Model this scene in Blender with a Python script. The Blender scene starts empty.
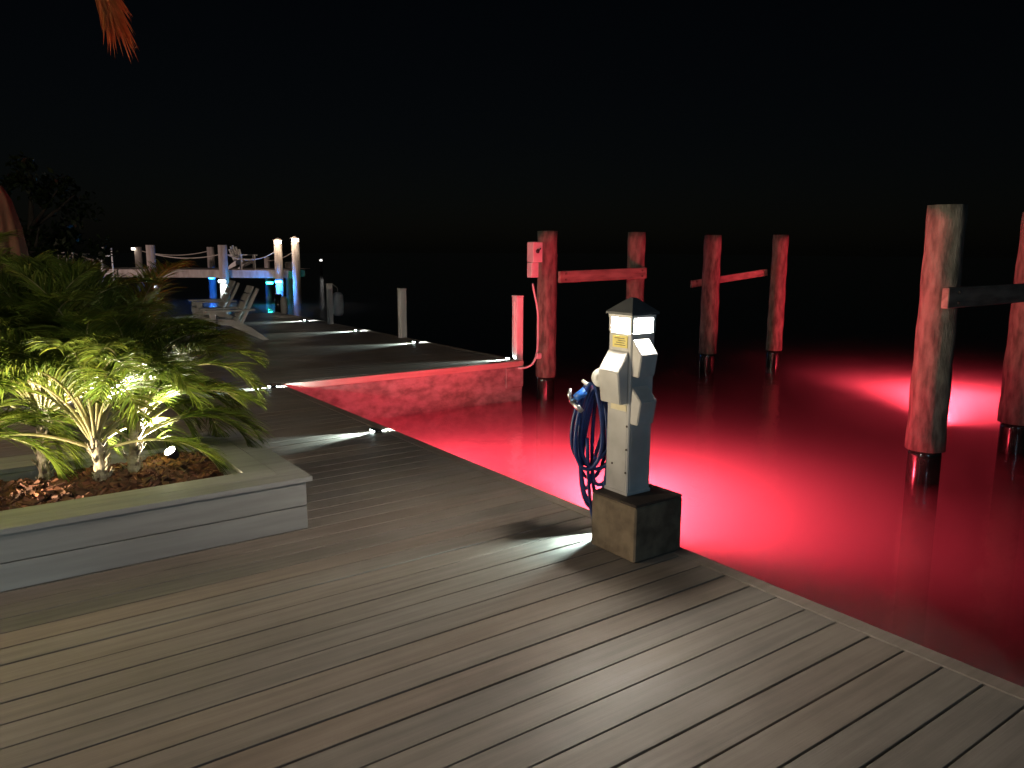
import bpy, bmesh, math, random
from mathutils import Vector, Matrix
random.seed(7)
SC = bpy.context.scene
COL = SC.collection
R = math.radians

# ------------------------------------------------------------------ camera
CAM_H, F_PX = 1.5339, 780.0
YAW, PITCH, ROLL = 0.624, 0.17171, 0.00494
cy, sy = math.cos(YAW), math.sin(YAW)
_r = Vector((cy, -sy, 0))
_f = Vector((sy*math.cos(PITCH), cy*math.cos(PITCH), -math.sin(PITCH)))
_u = _r.cross(_f)
_r, _u = _r*math.cos(ROLL)+_u*math.sin(ROLL), -_r*math.sin(ROLL)+_u*math.cos(ROLL)
cam_d = bpy.data.cameras.new('camera'); cam = bpy.data.objects.new('camera', cam_d); COL.objects.link(cam)
M = Matrix((_r, _u, -_f)).transposed().to_4x4(); M.translation = (0, 0, CAM_H)
cam.matrix_world = M
cam_d.sensor_width = 36; cam_d.lens = F_PX/1024*36; cam_d.clip_end = 2000; cam_d.clip_start = 0.05
SC.camera = cam
# ------------------------------------------------------------------ night sky, moon, exposure
w = bpy.data.worlds.new("World"); SC.world = w; w.use_nodes = True
nt = w.node_tree
sky = nt.nodes.new('ShaderNodeTexSky'); sky.sky_type = 'NISHITA'; sky.sun_disc = False
sky.sun_elevation = R(30); sky.sun_rotation = R(200)
bg = nt.nodes['Background']; nt.links.new(sky.outputs[0], bg.inputs[0]); bg.inputs[1].default_value = 0.00035
def lamp(name, kind, loc, power, color, aim=None, size=.03, spot=None, blend=.5):
    d = bpy.data.lights.new(name, kind); d.energy = power; d.color = color
    if kind == 'SUN': d.angle = R(.5)
    else: d.shadow_soft_size = size
    if spot: d.spot_size = R(spot); d.spot_blend = blend
    o = bpy.data.objects.new(name, d); COL.objects.link(o); o.location = loc
    if aim is not None:
        o.rotation_euler = (Vector(aim)-Vector(loc)).to_track_quat('-Z', 'Y').to_euler()
    return o
MOON_AZ = R(200)
lamp('moon', 'SUN', (0, 0, 30), .012, (.85, .92, 1), (-math.sin(MOON_AZ)*-30*-1, 30*-math.cos(MOON_AZ), 12))
# lights of the house and of the quay behind the photographer
lamp('house_light', 'POINT', (-4.5, 5.85, 1.6), 900, (1, .79, .56), size=.12)
lamp('quay_light', 'POINT', (-.6, -4.6, 2.6), 225, (.44, .75, 1.0), size=.2)
lamp('terrace_light', 'POINT', (-2.3, 2.7, 2.5), 115, (1, .87, .70), size=.15)
lamp('shore_light', 'SPOT', (-3, 24.5, 3.6), 2700, (1, .76, .70), (8, 29, .9), .2, 62, .4)
SC.view_settings.view_transform = 'Standard'; SC.view_settings.look = 'None'
SC.view_settings.exposure = 0; SC.view_settings.gamma = 1; SC.view_settings.use_curve_mapping = False
SC.cycles.max_bounces = 6; SC.cycles.volume_bounces = 2; SC.cycles.transparent_max_bounces = 12
SC.cycles.sample_clamp_indirect = 4; SC.cycles.use_denoising = True
SC.cycles.caustics_reflective = False; SC.cycles.caustics_refractive = False

WATER_Z = -0.55

# ------------------------------------------------------------------ place helpers (photo measurements -> metres)
def ray(x, y): return (x-512)/F_PX*_r-(y-384)/F_PX*_u+_f
def at_z(x, y, z):
    d = ray(x, y); return Vector((0, 0, CAM_H))+d*((z-CAM_H)/d.z)
def at_d(x, y, depth):          # depth = horizontal distance along the view axis
    d = ray(x, y); k = depth/(d.x*sy+d.y*cy); return Vector((0, 0, CAM_H))+d*k
# ------------------------------------------------------------------ materials
def mat(name): 
    m = bpy.data.materials.new(name); m.use_nodes = True
    return m, m.node_tree, m.node_tree.nodes['Principled BSDF']
def noisy(name, c1, c2, scale=8, rough=.6, bump=.0, stretch=(1, 1, 1), metallic=0, spec=.5, bscale=None, detail=6, attr=None, pos=(.35, .65)):
    m, t, b = mat(name)
    co = t.nodes.new('ShaderNodeTexCoord'); mp = t.nodes.new('ShaderNodeMapping')
    mp.inputs['Scale'].default_value = stretch; t.links.new(co.outputs['Object'], mp.inputs[0])
    n = t.nodes.new('ShaderNodeTexNoise'); n.inputs['Scale'].default_value = scale; n.inputs['Detail'].default_value = detail
    t.links.new(mp.outputs[0], n.inputs[0])
    cr = t.nodes.new('ShaderNodeValToRGB'); cr.color_ramp.elements[0].position = pos[0]; cr.color_ramp.elements[1].position = pos[1]
    cr.color_ramp.elements[0].color = (*c1, 1); cr.color_ramp.elements[1].color = (*c2, 1)
    t.links.new(n.outputs[0], cr.inputs[0])
    out = cr.outputs[0]
    if attr:
        a = t.nodes.new('ShaderNodeVertexColor'); a.layer_name = attr
        mx = t.nodes.new('ShaderNodeMix'); mx.data_type = 'RGBA'; mx.blend_type = 'MULTIPLY'; mx.inputs[0].default_value = 1
        t.links.new(out, mx.inputs[6]); t.links.new(a.outputs[0], mx.inputs[7]); out = mx.outputs[2]
    t.links.new(out, b.inputs['Base Color'])
    b.inputs['Roughness'].default_value = rough; b.inputs['Metallic'].default_value = metallic
    b.inputs['Specular IOR Level'].default_value = spec
    if bump:
        n2 = n
        if bscale:
            n2 = t.nodes.new('ShaderNodeTexNoise'); n2.inputs['Scale'].default_value = bscale; n2.inputs['Detail'].default_value = 5
            t.links.new(mp.outputs[0], n2.inputs[0])
        bp = t.nodes.new('ShaderNodeBump'); bp.inputs['Strength'].default_value = bump; bp.inputs['Distance'].default_value = .01
        t.links.new(n2.outputs[0], bp.inputs['Height']); t.links.new(bp.outputs[0], b.inputs['Normal'])
    return m
def glow(name, color, strength):
    m, t, b = mat(name)
    b.inputs['Base Color'].default_value = (.8, .8, .8, 1)
    b.inputs['Emission Color'].default_value = (*color, 1); b.inputs['Emission Strength'].default_value = strength
    return m
def deck_mat(name, c1, c2):
    m = noisy(name, c1, c2, scale=5, rough=.5, stretch=(.35, 6, 6), attr='tint', spec=.4, pos=(.3, .7))
    t = m.node_tree; b = t.nodes['Principled BSDF']
    co = t.nodes['Texture Coordinate']
    # embossed wood grain running along each board
    mp = t.nodes.new('ShaderNodeMapping'); mp.inputs['Scale'].default_value = (2.2, 60, 60); t.links.new(co.outputs['Object'], mp.inputs[0])
    n = t.nodes.new('ShaderNodeTexNoise'); n.inputs['Scale'].default_value = 3; n.inputs['Detail'].default_value = 5; t.links.new(mp.outputs[0], n.inputs[0])
    bp = t.nodes.new('ShaderNodeBump'); bp.inputs['Strength'].default_value = .35; bp.inputs['Distance'].default_value = .004
    t.links.new(n.outputs[0], bp.inputs['Height']); t.links.new(bp.outputs[0], b.inputs['Normal'])
    # blotchy weathering stains in the board colour itself
    ns = t.nodes.new('ShaderNodeTexNoise'); ns.inputs['Scale'].default_value = 1.7; ns.inputs['Detail'].default_value = 8; ns.inputs['Roughness'].default_value = .65; t.links.new(co.outputs['Object'], ns.inputs[0])
    ms = t.nodes.new('ShaderNodeMapRange'); ms.inputs[1].default_value = .3; ms.inputs[2].default_value = .62; ms.inputs[3].default_value = .86; ms.inputs[4].default_value = 1.08; t.links.new(ns.outputs[0], ms.inputs[0])
    src = b.inputs['Base Color'].links[0].from_socket
    mm = t.nodes.new('ShaderNodeVectorMath'); mm.operation = 'SCALE'; t.links.new(src, mm.inputs[0]); t.links.new(ms.outputs[0], mm.inputs['Scale']); t.links.new(mm.outputs[0], b.inputs['Base Color'])
    # damp patches: roughness varies broadly
    n3 = t.nodes.new('ShaderNodeTexNoise'); n3.inputs['Scale'].default_value = 1.3; n3.inputs['Detail'].default_value = 4; t.links.new(co.outputs['Object'], n3.inputs[0])
    mr = t.nodes.new('ShaderNodeMapRange'); mr.inputs[1].default_value = .35; mr.inputs[2].default_value = .65; mr.inputs[3].default_value = .46; mr.inputs[4].default_value = .68
    t.links.new(n3.outputs[0], mr.inputs[0]); t.links.new(mr.outputs[0], b.inputs['Roughness'])
    return m
DECK = deck_mat('composite_decking', (.188, .158, .134), (.262, .222, .190))
PLANTER = noisy('planter_boards', (.26, .25, .235), (.33, .32, .30), scale=4, stretch=(.4, 5, 5), rough=.55, bump=.15, bscale=30)
CONC = noisy('stained_concrete', (.10, .075, .05), (.22, .17, .115), scale=9, rough=.85, bump=.35, bscale=60)
SEAWALL = noisy('weathered_seawall', (.15, .135, .125), (.31, .29, .27), scale=7, rough=.85, bump=.6, bscale=22, stretch=(1, 1, 1.6))
PEDM = noisy('pedestal_enamel', (.40, .395, .385), (.56, .555, .55), scale=5, rough=.42, spec=.5)
CAPM = noisy('dark_cap_metal', (.045, .05, .055), (.08, .085, .09), scale=6, rough=.4)
PILE = noisy('weathered_pile_wood', (.06, .056, .043), (.165, .15, .12), scale=9, rough=.88, stretch=(2, 2, .6), bump=.9, bscale=30, detail=9)
BEAM = noisy('weathered_beam_wood', (.12, .10, .08), (.24, .21, .17), scale=6, rough=.85, stretch=(.5, 3, 3), bump=.3)
SLEEVE = noisy('wet_black_pile_foot', (.006, .006, .006), (.02, .019, .017), scale=6, rough=.18, spec=.6, bump=.3)
WHITEP = noisy('white_post_vinyl', (.62, .62, .60), (.74, .74, .72), scale=5, rough=.5, stretch=(3, 3, .6))
PIERW = noisy('pier_timber', (.30, .25, .22), (.44, .38, .34), scale=5, rough=.8, stretch=(2, 2, .5), bump=.2)
PIERDK = noisy('pier_deck_timber', (.22, .19, .17), (.32, .28, .25), scale=5, rough=.8)
CHAIRW = noisy('grey_chair_boards', (.36, .36, .35), (.48, .48, .46), scale=6, rough=.6, stretch=(1, 1, 1))
CHAIRWH = noisy('white_chair_boards', (.60, .56, .52), (.70, .66, .62), scale=6, rough=.55)
FENDER = noisy('white_fender_vinyl', (.60, .60, .58), (.72, .72, .70), scale=3, rough=.4)
BLACK = noisy('black_plastic', (.01, .01, .01), (.025, .025, .025), scale=10, rough=.4)
METAL = noisy('brushed_steel', (.45, .45, .46), (.6, .6, .6), scale=20, rough=.3, metallic=.9)
HOSE = noisy('blue_hose_rubber', (.014, .034, .14), (.026, .06, .22), scale=10, rough=.33)
BLUEP = noisy('blue_plastic', (.02, .12, .5), (.03, .16, .6), scale=10, rough=.35)
LABELY = noisy('yellow_label', (.62, .52, .12), (.72, .62, .2), scale=30, rough=.5)
INK = noisy('dark_ink', (.05, .045, .03), (.09, .08, .06), scale=30, rough=.6)
BOXM = noisy('grey_electrical_box', (.40, .40, .40), (.5, .5, .5), scale=5, rough=.45)
ROPE = noisy('pier_rope', (.35, .30, .25), (.5, .44, .38), scale=40, rough=.9)
BARK = noisy('bark_chip', (.05, .017, .010), (.145, .05, .027), scale=11, rough=.85, attr='tint')
STEM = noisy('palm_stem', (.17, .13, .09), (.42, .36, .27), scale=26, rough=.9, bump=.8, stretch=(1, 1, 1.5))
UMB = noisy('umbrella_canvas', (.065, .034, .018), (.11, .058, .032), scale=4, rough=.9, stretch=(3, 3, .4))
TREEWOOD = noisy('dark_tree_bark', (.012, .010, .008), (.025, .02, .016), scale=8, rough=.9)
DARKWOOD = noisy('dark_wood', (.05, .035, .025), (.1, .07, .05), scale=8, rough=.7)
def leaf_mat(name, c1, c2, tr=.35):
    m = noisy(name, c1, c2, scale=6, rough=.42, attr='tint')
    t = m.node_tree; b = t.nodes['Principled BSDF']; out = t.nodes['Material Output']
    trn = t.nodes.new('ShaderNodeBsdfTranslucent'); mx = t.nodes.new('ShaderNodeMixShader'); mx.inputs[0].default_value = tr
    src = b.inputs['Base Color'].links[0].from_socket
    t.links.new(src, trn.inputs[0]); t.links.new(b.outputs[0], mx.inputs[1]); t.links.new(trn.outputs[0], mx.inputs[2]); t.links.new(mx.outputs[0], out.inputs[0])
    return m
LEAF = leaf_mat('palm_leaf', (.08, .125, .018), (.16, .215, .042), .5)
DEADLEAF_ORANGE_LIT = leaf_mat('dry_palm_leaf_orange_lit', (.34, .10, .025), (.48, .17, .05))  # dry brown leaf, with warm orange lamplight put into the colour
TREELEAF = leaf_mat('dark_tree_leaf', (.008, .016, .006), (.02, .034, .012))
# ------------------------------------------------------------------ mesh builder
class MB:
    def __init__(s): s.bm = bmesh.new(); s.col = None
    def tintlayer(s):
        if s.col is None: s.col = s.bm.loops.layers.float_color.new('tint')
        return s.col
    def face(s, vs, tint=None, smooth=False):
        f = s.bm.faces.new(vs); f.smooth = smooth
        if tint is not None:
            L = s.tintlayer()
            for l in f.loops: l[L] = (*tint, 1)
        return f
    def box(s, lo, hi, mtx=None, tint=None, bevel=0):
        c = [Vector((x, y, z)) for x in (lo[0], hi[0]) for y in (lo[1], hi[1]) for z in (lo[2], hi[2])]
        if mtx is not None: c = [mtx @ v for v in c]
        v = [s.bm.verts.new(p) for p in c]
        fs = [s.face([v[i] for i in q], tint) for q in ((0,1,3,2),(4,6,7,5),(0,4,5,1),(2,3,7,6),(0,2,6,4),(1,5,7,3))]
        if bevel:
            es = list({e for f in fs for e in f.edges})
            r = bmesh.ops.bevel(s.bm, geom=es, offset=bevel, segments=1, affect='EDGES', profile=.5)
            if tint is not None:
                for f in r['faces']:
                    for l in f.loops: l[s.tintlayer()] = (*tint, 1)
    def bar(s, a, b, wid, thick, up=(0, 0, 1), bevel=0):     # a box from a to b
        a, b = Vector(a), Vector(b); x = (b-a); L = x.length; x.normalize()
        y = Vector(up).cross(x).normalized(); z = x.cross(y)
        m = Matrix((x, y, z)).transposed().to_4x4(); m.translation = a
        s.box((0, -wid/2, -thick/2), (L, wid/2, thick/2), m, bevel=bevel)
    def tube(s, pts, rad, n=8, cap=True, tint=None):
        pts = [Vector(p) for p in pts]; rings = []
        ref = Vector((0, 0, 1)); prev = None
        for i, p in enumerate(pts):
            t = (pts[min(i+1, len(pts)-1)]-pts[max(i-1, 0)]).normalized()
            if prev is None:
                a = ref.cross(t)
                if a.length < .1: a = Vector((1, 0, 0)).cross(t)
            else: a = prev-t*prev.dot(t)
            a.normalize(); prev = a; b = t.cross(a)
            rr = rad[i] if isinstance(rad, (list, tuple)) else rad
            rings.append([s.bm.verts.new(p+a*rr*math.cos(k*2*math.pi/n)+b*rr*math.sin(k*2*math.pi/n)) for k in range(n)])
        for i in range(len(rings)-1):
            for k in range(n):
                s.face([rings[i][k], rings[i][(k+1) % n], rings[i+1][(k+1) % n], rings[i+1][k]], tint, True)
        if cap:
            s.face(rings[0][::-1], tint); s.face(rings[-1], tint)
    def lathe(s, prof, n=24, loc=(0, 0, 0), wob=None):
        loc = Vector(loc); rings = []
        for r_, z in prof:
            rings.append([s.bm.verts.new(loc+Vector((r_*math.cos(k*2*math.pi/n)*(wob(k, z) if wob else 1), r_*math.sin(k*2*math.pi/n)*(wob(k, z) if wob else 1), z))) for k in range(n)])
        for i in range(len(rings)-1):
            for k in range(n): s.face([rings[i][k], rings[i][(k+1) % n], rings[i+1][(k+1) % n], rings[i+1][k]], None, True)
        s.face(rings[0][::-1]); s.face(rings[-1])
    def prism(s, prof, lo, hi, axis='y', mtx=None):           # profile in the xz plane extruded along y
        A = []; B = []
        for (px, pz) in prof:
            p, q = Vector((px, lo, pz)), Vector((px, hi, pz))
            if mtx is not None: p, q = mtx @ p, mtx @ q
            A.append(s.bm.verts.new(p)); B.append(s.bm.verts.new(q))
        s.face(A); s.face(B[::-1]); n = len(A)
        for i in range(n): s.face([A[i], B[i], B[(i+1) % n], A[(i+1) % n]])
    def build(s, name, m, parent=None):
        bmesh.ops.recalc_face_normals(s.bm, faces=s.bm.faces)
        me = bpy.data.meshes.new(name); s.bm.to_mesh(me); s.bm.free()
        me.materials.append(m)
        o = bpy.data.objects.new(name, me); COL.objects.link(o)
        if parent is not None: o.parent = parent
        return o
def empty(name, loc, rz=0):
    o = bpy.data.objects.new(name, None); COL.objects.link(o); o.location = loc; o.rotation_euler = (0, 0, rz); o.empty_display_size = .1
    return o
def tag(o, label=None, cat=None, group=None, kind=None):
    if label: o['label'] = label
    if cat: o['category'] = cat
    if group: o['group'] = group
    if kind: o['kind'] = kind
    return o
def children(o): return [c for c in bpy.data.objects if c.parent == o]
def copy_tree(o, parent=None):
    c = o.copy(); COL.objects.link(c)
    if parent is not None: c.parent = parent
    for ch in children(o): copy_tree(ch, c)
    return c
def rnd(a, b): return random.uniform(a, b)

# ================================================================== SETTING
# water: a closed body of water lit from inside by the red lamps
m, t, b = mat('dark_water'); t.nodes.remove(b)
out = t.nodes['Material Output']
tr = t.nodes.new('ShaderNodeBsdfTransparent'); tr.inputs[0].default_value = (1, 1, 1, 1)
gl = t.nodes.new('ShaderNodeBsdfGlossy'); gl.inputs['Roughness'].default_value = .11
fr = t.nodes.new('ShaderNodeFresnel'); fr.inputs[0].default_value = 1.33
mx = t.nodes.new('ShaderNodeMixShader')
co = t.nodes.new('ShaderNodeTexCoord'); mp = t.nodes.new('ShaderNodeMapping'); mp.inputs['Scale'].default_value = (1, 1, 1)
no = t.nodes.new('ShaderNodeTexNoise'); no.inputs['Scale'].default_value = 3.2; no.inputs['Detail'].default_value = 4
bp = t.nodes.new('ShaderNodeBump'); bp.inputs['Strength'].default_value = .5; bp.inputs['Distance'].default_value = .03
t.links.new(co.outputs['Object'], mp.inputs[0]); t.links.new(mp.outputs[0], no.inputs[0]); t.links.new(no.outputs[0], bp.inputs['Height'])
t.links.new(bp.outputs[0], gl.inputs['Normal'])
t.links.new(fr.outputs[0], mx.inputs[0]); t.links.new(tr.outputs[0], mx.inputs[1]); t.links.new(gl.outputs[0], mx.inputs[2]); t.links.new(mx.outputs[0], out.inputs['Surface'])
vs = t.nodes.new('ShaderNodeVolumeScatter'); vs.inputs['Color'].default_value = (1, 1, 1, 1); vs.inputs['Density'].default_value = .33; vs.inputs['Anisotropy'].default_value = .0
va = t.nodes.new('ShaderNodeVolumeAbsorption'); va.inputs['Color'].default_value = (0, 0, 0, 1); va.inputs['Density'].default_value = .29
ad = t.nodes.new('ShaderNodeAddShader'); t.links.new(vs.outputs[0], ad.inputs[0]); t.links.new(va.outputs[0], ad.inputs[1]); t.links.new(ad.outputs[0], out.inputs['Volume'])
mb = MB(); mb.box((-80, -40, -3.2), (260, 300, WATER_Z)); tag(mb.build('water', m), kind='structure')
mb = MB(); mb.box((-90, -50, -3.6), (270, 310, -3.21)); tag(mb.build('seabed', noisy('silt', (.02, .02, .016), (.04, .038, .03), rough=.95)), kind='structure')

# decks -------------------------------------------------------------
PP, Y0 = .145, 3.56445
TINTS = [(1, 1, 1), (1.03, 1, .97), (.95, .96, .95), (1.04, .98, .94), (.98, .98, .97), (.95, .97, .98), (1.04, 1.03, 1.0)]
EDGE = 2.978
def boards(name, x0, x1, ya, yb, kind='structure'):
    mb = MB()
    k0 = math.ceil((ya-Y0)/PP); k1 = math.floor((yb-Y0)/PP)
    for k in range(k0, k1):
        y = Y0+k*PP; g = random.choice((.003, .0042, .0052, .006)); t = random.choice(TINTS); e = rnd(.95, 1.05)
        t = tuple(c*e for c in t)
        cuts = [x0, x1]
        if x1-x0 > 6 and k % 2: cuts = [x0, x0+rnd(1.5, 2.5), x1]
        for a, b_ in zip(cuts[:-1], cuts[1:]):
            mb.box((a+.001, y+g, -.028), (b_-.001, y+PP-g, rnd(-.0008, .0008)), tint=t, bevel=.0016)
    return tag(mb.build(name, DECK), kind=kind)
boards('deck', -9, EDGE-.088, -2.6, 8.66)
FAR_Y0 = Y0+36*PP-.0   # first board of the far dock
FX = 6.40
boards('far_deck', -9, FX-.09, 8.68, 18.6)
mb = MB()
mb.box((EDGE-.084, -2.6, -.028), (EDGE+.008, 8.62, .0005), tint=(1.08, 1.04, 1), bevel=.004)
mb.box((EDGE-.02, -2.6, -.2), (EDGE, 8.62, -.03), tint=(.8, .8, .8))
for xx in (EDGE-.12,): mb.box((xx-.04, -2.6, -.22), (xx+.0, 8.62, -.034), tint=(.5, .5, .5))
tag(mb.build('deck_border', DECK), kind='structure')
mb = MB()
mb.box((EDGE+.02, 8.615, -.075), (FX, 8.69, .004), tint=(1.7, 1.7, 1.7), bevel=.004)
mb.box((FX-.086, 8.692, -.03), (FX, 18.6, .004), tint=(1.0, 1.0, 1.0), bevel=.004)
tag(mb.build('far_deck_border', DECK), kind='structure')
mb = MB(); mb.box((-9, -2.6, -.3), (EDGE-.2, 8.6, -.06)); mb.box((-9, 8.95, -.3), (FX-.25, 18.5, -.06))
tag(mb.build('under_deck_shade_slab', noisy('under_deck_shade', (.012, .01, .008), (.02, .017, .014), rough=.9)), kind='structure')  # near-black slabs, shade below the board gaps put into their colour
# concrete seawall below the far dock
mb = MB()
nx = 60
mb.box((EDGE-.3, 8.63, -2.2), (FX-.02, 8.9, -.078)); 
sw = mb.build('concrete_seawall', SEAWALL); tag(sw, 'rough stained concrete seawall face below the far dock, lit red', 'seawall')
mb = MB(); mb.box((FX-.24, 8.91, -2.2), (FX-.03, 18.4, -.078))
w2 = mb.build('seawall_return', SEAWALL); w2.parent = sw
mb = MB(); mb.box((FX-.30, 8.605, -.36), (FX-.01, 8.628, -.08), bevel=.006); mb.build('repair_patch', SEAWALL, sw)
mb = MB(); mb.box((EDGE-.32, -2.6, -2.2), (EDGE-.14, 8.6, -.24))
tag(mb.build('dock_bulkhead', CONC), kind='structure')

# ================================================================== PLANTER
pl = empty('planter', (1.5, 4.0, 0)); tag(pl, 'grey composite board planter box with wide flat rim holding the palms', 'planter')
PX0, PX1, PY0, PY1, PZ = -4.6, 1.495, 4.005, 5.37, .30
def P(mb): return mb
off = Vector((-1.5, -4.0, 0))
T = Matrix.Translation(off)
mb = MB()
mb.box((PX0, PY0, 0.004), (PX1, PY0+.03, .132), T, bevel=.002); mb.box((PX0, PY0, .137), (PX1, PY0+.03, PZ-.028), T, bevel=.002)
mb.build('front_board', PLANTER, pl)
mb = MB()
mb.box((PX1-.03, PY0+.032, 0.004), (PX1, PY1, .132), T, bevel=.002); mb.box((PX1-.03, PY0+.032, .137), (PX1, PY1, PZ-.028), T, bevel=.002)
mb.build('side_board', PLANTER, pl)
mb = MB()
mb.box((PX0, PY1-.03, 0.004), (PX1-.032, PY1, .132), T); mb.box((PX0, PY1-.03, .137), (PX1-.032, PY1, PZ-.028), T)
mb.build('back_board', PLANTER, pl)
mb = MB()   # rim: two boards per side, mitred
zt, zb = PZ, PZ-.026
RX1, RY0, RY1 = 1.525, 3.985, 5.385
def mitre(mb, a, b_):     # ring between inset a and inset b, front / right / back boards with mitred corners
    g = .0015
    fr = [(PX0, RY0+a), (RX1-a-g, RY0+a), (RX1-b_-g, RY0+b_), (PX0, RY0+b_)]
    rt = [(RX1-a, RY0+a+g), (RX1-a, RY1-a-g), (RX1-b_, RY1-b_-g), (RX1-b_, RY0+b_+g)]
    bk = [(PX0, RY1-b_), (RX1-b_-g, RY1-b_), (RX1-a-g, RY1-a), (PX0, RY1-a)]
    for q in (fr, rt, bk):
        lo = [mb.bm.verts.new(Vector((x, y, zb))+off) for x, y in q]; hi = [mb.bm.verts.new(Vector((x, y, zt))+off) for x, y in q]
        mb.face(lo[::-1]); mb.face(hi)
        for i in range(4): mb.face([lo[i], lo[(i+1) % 4], hi[(i+1) % 4], hi[i]])
mitre(mb, 0, .138); mitre(mb, .142, .29)
mb.build('rim', PLANTER, pl)
mb = MB(); mb.box((PX0, PY0+.26, .02), (PX1-.26, PY0+.29, zb-.002), T); mb.box((PX1-.29, PY0+.291, .02), (PX1-.26, PY1-.291, zb-.002), T); mb.box((PX0, PY1-.29, .02), (PX1-.26, PY1-.26, zb-.002), T)
mb.build('inner_board', PLANTER, pl)
# mulch
mb = MB()
NX, NY = 60, 14
xa, xb, ya, yb = PX0+2.2, 1.232, 4.277, 5.078
def mz(x, y):
    e = min(x-xa, xb-x, y-ya, yb-y)
    return .222+.05*min(1, max(0, e)/.3)+.02*math.sin(x*5)*math.cos(y*7)+.015*math.sin(x*13+y*9)
g = [[mb.bm.verts.new((xa+(xb-xa)*i/NX, ya+(yb-ya)*j/NY, mz(xa+(xb-xa)*i/NX, ya+(yb-ya)*j/NY)-.01)) for j in range(NY+1)] for i in range(NX+1)]
for i in range(NX):
    for j in range(NY): mb.face([g[i][j], g[i+1][j], g[i+1][j+1], g[i][j+1]], (.35, .3, .3))
for _ in range(5200):
    x, y = rnd(-1.6, xb-.02), rnd(ya+.02, yb-.02)
    L, W, H = rnd(.012, .042), rnd(.007, .018), rnd(.003, .008)
    m4 = Matrix.Translation((x, y, mz(x, y)+rnd(-.006, .014))) @ Matrix.Rotation(rnd(0, 6.3), 4, 'Z') @ Matrix.Rotation(rnd(-.7, .7), 4, 'X') @ Matrix.Rotation(rnd(-.6, .6), 4, 'Y')
    e = rnd(.55, 1.35); mb.box((-L, -W, -H), (L, W, H*rnd(.4, 1.6)), m4, tint=(e*rnd(.9, 1.1), e, e*rnd(.8, 1.1)))
tag(mb.build('bark_mulch', BARK), 'reddish brown bark mulch filling the planter bed', 'mulch', kind='stuff')

# ------------------------------------------------------------------ palms
def frond(length, elev, bend, nl, leaf_len, az, base, twist=0, droop=.25, mbx=None, petiole=.33, greens=None, width=.0032):
    """arching feather leaf: rachis + pairs of narrow leaflets"""
    mb = MB(); N = 26
    pts = []; p = Vector(base); a = elev
    for i in range(N+1):
        pts.append(p.copy()); s_ = i/N
        d = Vector((math.cos(a)*math.cos(az), math.cos(a)*math.sin(az), math.sin(a)))
        p = p+d*(length/N); a -= bend/N*(.4+1.2*s_); az += twist/N
    e0 = rnd(.85, 1.1)
    mb.tube(pts, [.0085*(1-i/N)+.0014 for i in range(N+1)], 5, tint=(3.6*e0, 2.3*e0, 7*e0))
    for k in range(nl):
        s_ = petiole+(1-petiole)*(k+rnd(0, .6))/nl
        i = min(N-1, int(s_*N)); q = pts[i].lerp(pts[i+1], s_*N-i)
        t = (pts[i+1]-pts[i]).normalized()
        side = t.cross(Vector((0, 0, 1)))
        if side.length < .05: side = Vector((math.sin(az), -math.cos(az), 0))
        side.normalize(); upv = side.cross(t)
        prof = (math.sin(math.pi*min(1, (s_-petiole)/(1-petiole)*.86+.16)))**.6
        L = leaf_len*(.35+.65*prof)*rnd(.8, 1.15)
        for sg in (-1, 1):
            ang = R(rnd(38, 62))*(1-.35*s_)
            d = (t*math.cos(ang)+side*sg*math.sin(ang)+upv*rnd(.05, .4)).normalized()
            wv = d.cross(upv).normalized(); wv = (wv+upv*rnd(-.7, .7)).normalized()*width*rnd(.8, 1.2)
            e = rnd(.7, 1.35); tint = (e*rnd(.9, 1.25), e, e*rnd(.7, 1.1))
            prevv = None; c = q.copy(); dd = d.copy(); M_ = 4
            for j in range(M_+1):
                wj = wv*(1, 1.15, .95, .6, .02)[j]
                v = (mb.bm.verts.new(c-wj), mb.bm.verts.new(c+wj))
                if prevv: mb.face([prevv[0], prevv[1], v[1], v[0]], tint)
                prevv = v; c = c+dd*(L/M_); dd = (dd+Vector((0, 0, -droop*(.4+j*.4)))).normalized()
    return mb
def palm(name, label, x, y, z0, stem_h, nf, length, leaf_len, seed, lean=(0, 0), fmat=LEAF, stem_r=.03, elevs=(20, 88), bend=(1.0, 2.0), azs=None, group=None, flist=None):
    random.seed(seed)
    root = empty(name, (x, y, z0)); tag(root, label, 'palm', group)
    mb = MB(); n = 12
    pts = [(lean[0]*(i/n)**1.3+rnd(-.004, .004), lean[1]*(i/n)**1.3, -.06+(stem_h+.06)*i/n) for i in range(n+1)]
    mb.tube(pts, [stem_r*(1.15-.2*i/n)*rnd(.85, 1.2) for i in range(n+1)], 9)
    for i in range(1, n):                     # old leaf boots
        for _ in range(3):
            a = rnd(0, 6.3); p = Vector(pts[i]); o = Vector((math.cos(a), math.sin(a), 0))
            mb.tube([p+o*stem_r*.7, p+o*stem_r*1.5+Vector((0, 0, .03)), p+o*stem_r*(1.6+rnd(0, .6))+Vector((0, 0, rnd(.04, .075)))], [.010, .007, .003], 5)
    mb.build('trunk', STEM, root)
    top = Vector(pts[-1])
    for k in range(nf):
        s_ = k/(nf-1)
        az = k*2.39996+rnd(-.25, .25)+seed
        el = R(elevs[0]+(elevs[1]-elevs[0])*s_**.7+rnd(-8, 8))
        L = length*rnd(.85, 1.12)
        right = math.cos(az)*.81-math.sin(az)*.58
        if right > .22 and math.sin(az) > -.2: el = R(rnd(16, 46)); L *= .70
        elif math.sin(az) < -.2: el = max(el, R(74)); L *= .8
        bd = rnd(*bend)*(1.1-.35*s_)
        f = frond(L, el, bd, int(115*L/length), leaf_len, az, top+Vector((0, 0, -.10*(1-s_)+rnd(-.02, .02))), rnd(-.3, .3))
        f.build('frond', fmat, root)
    return root
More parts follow.
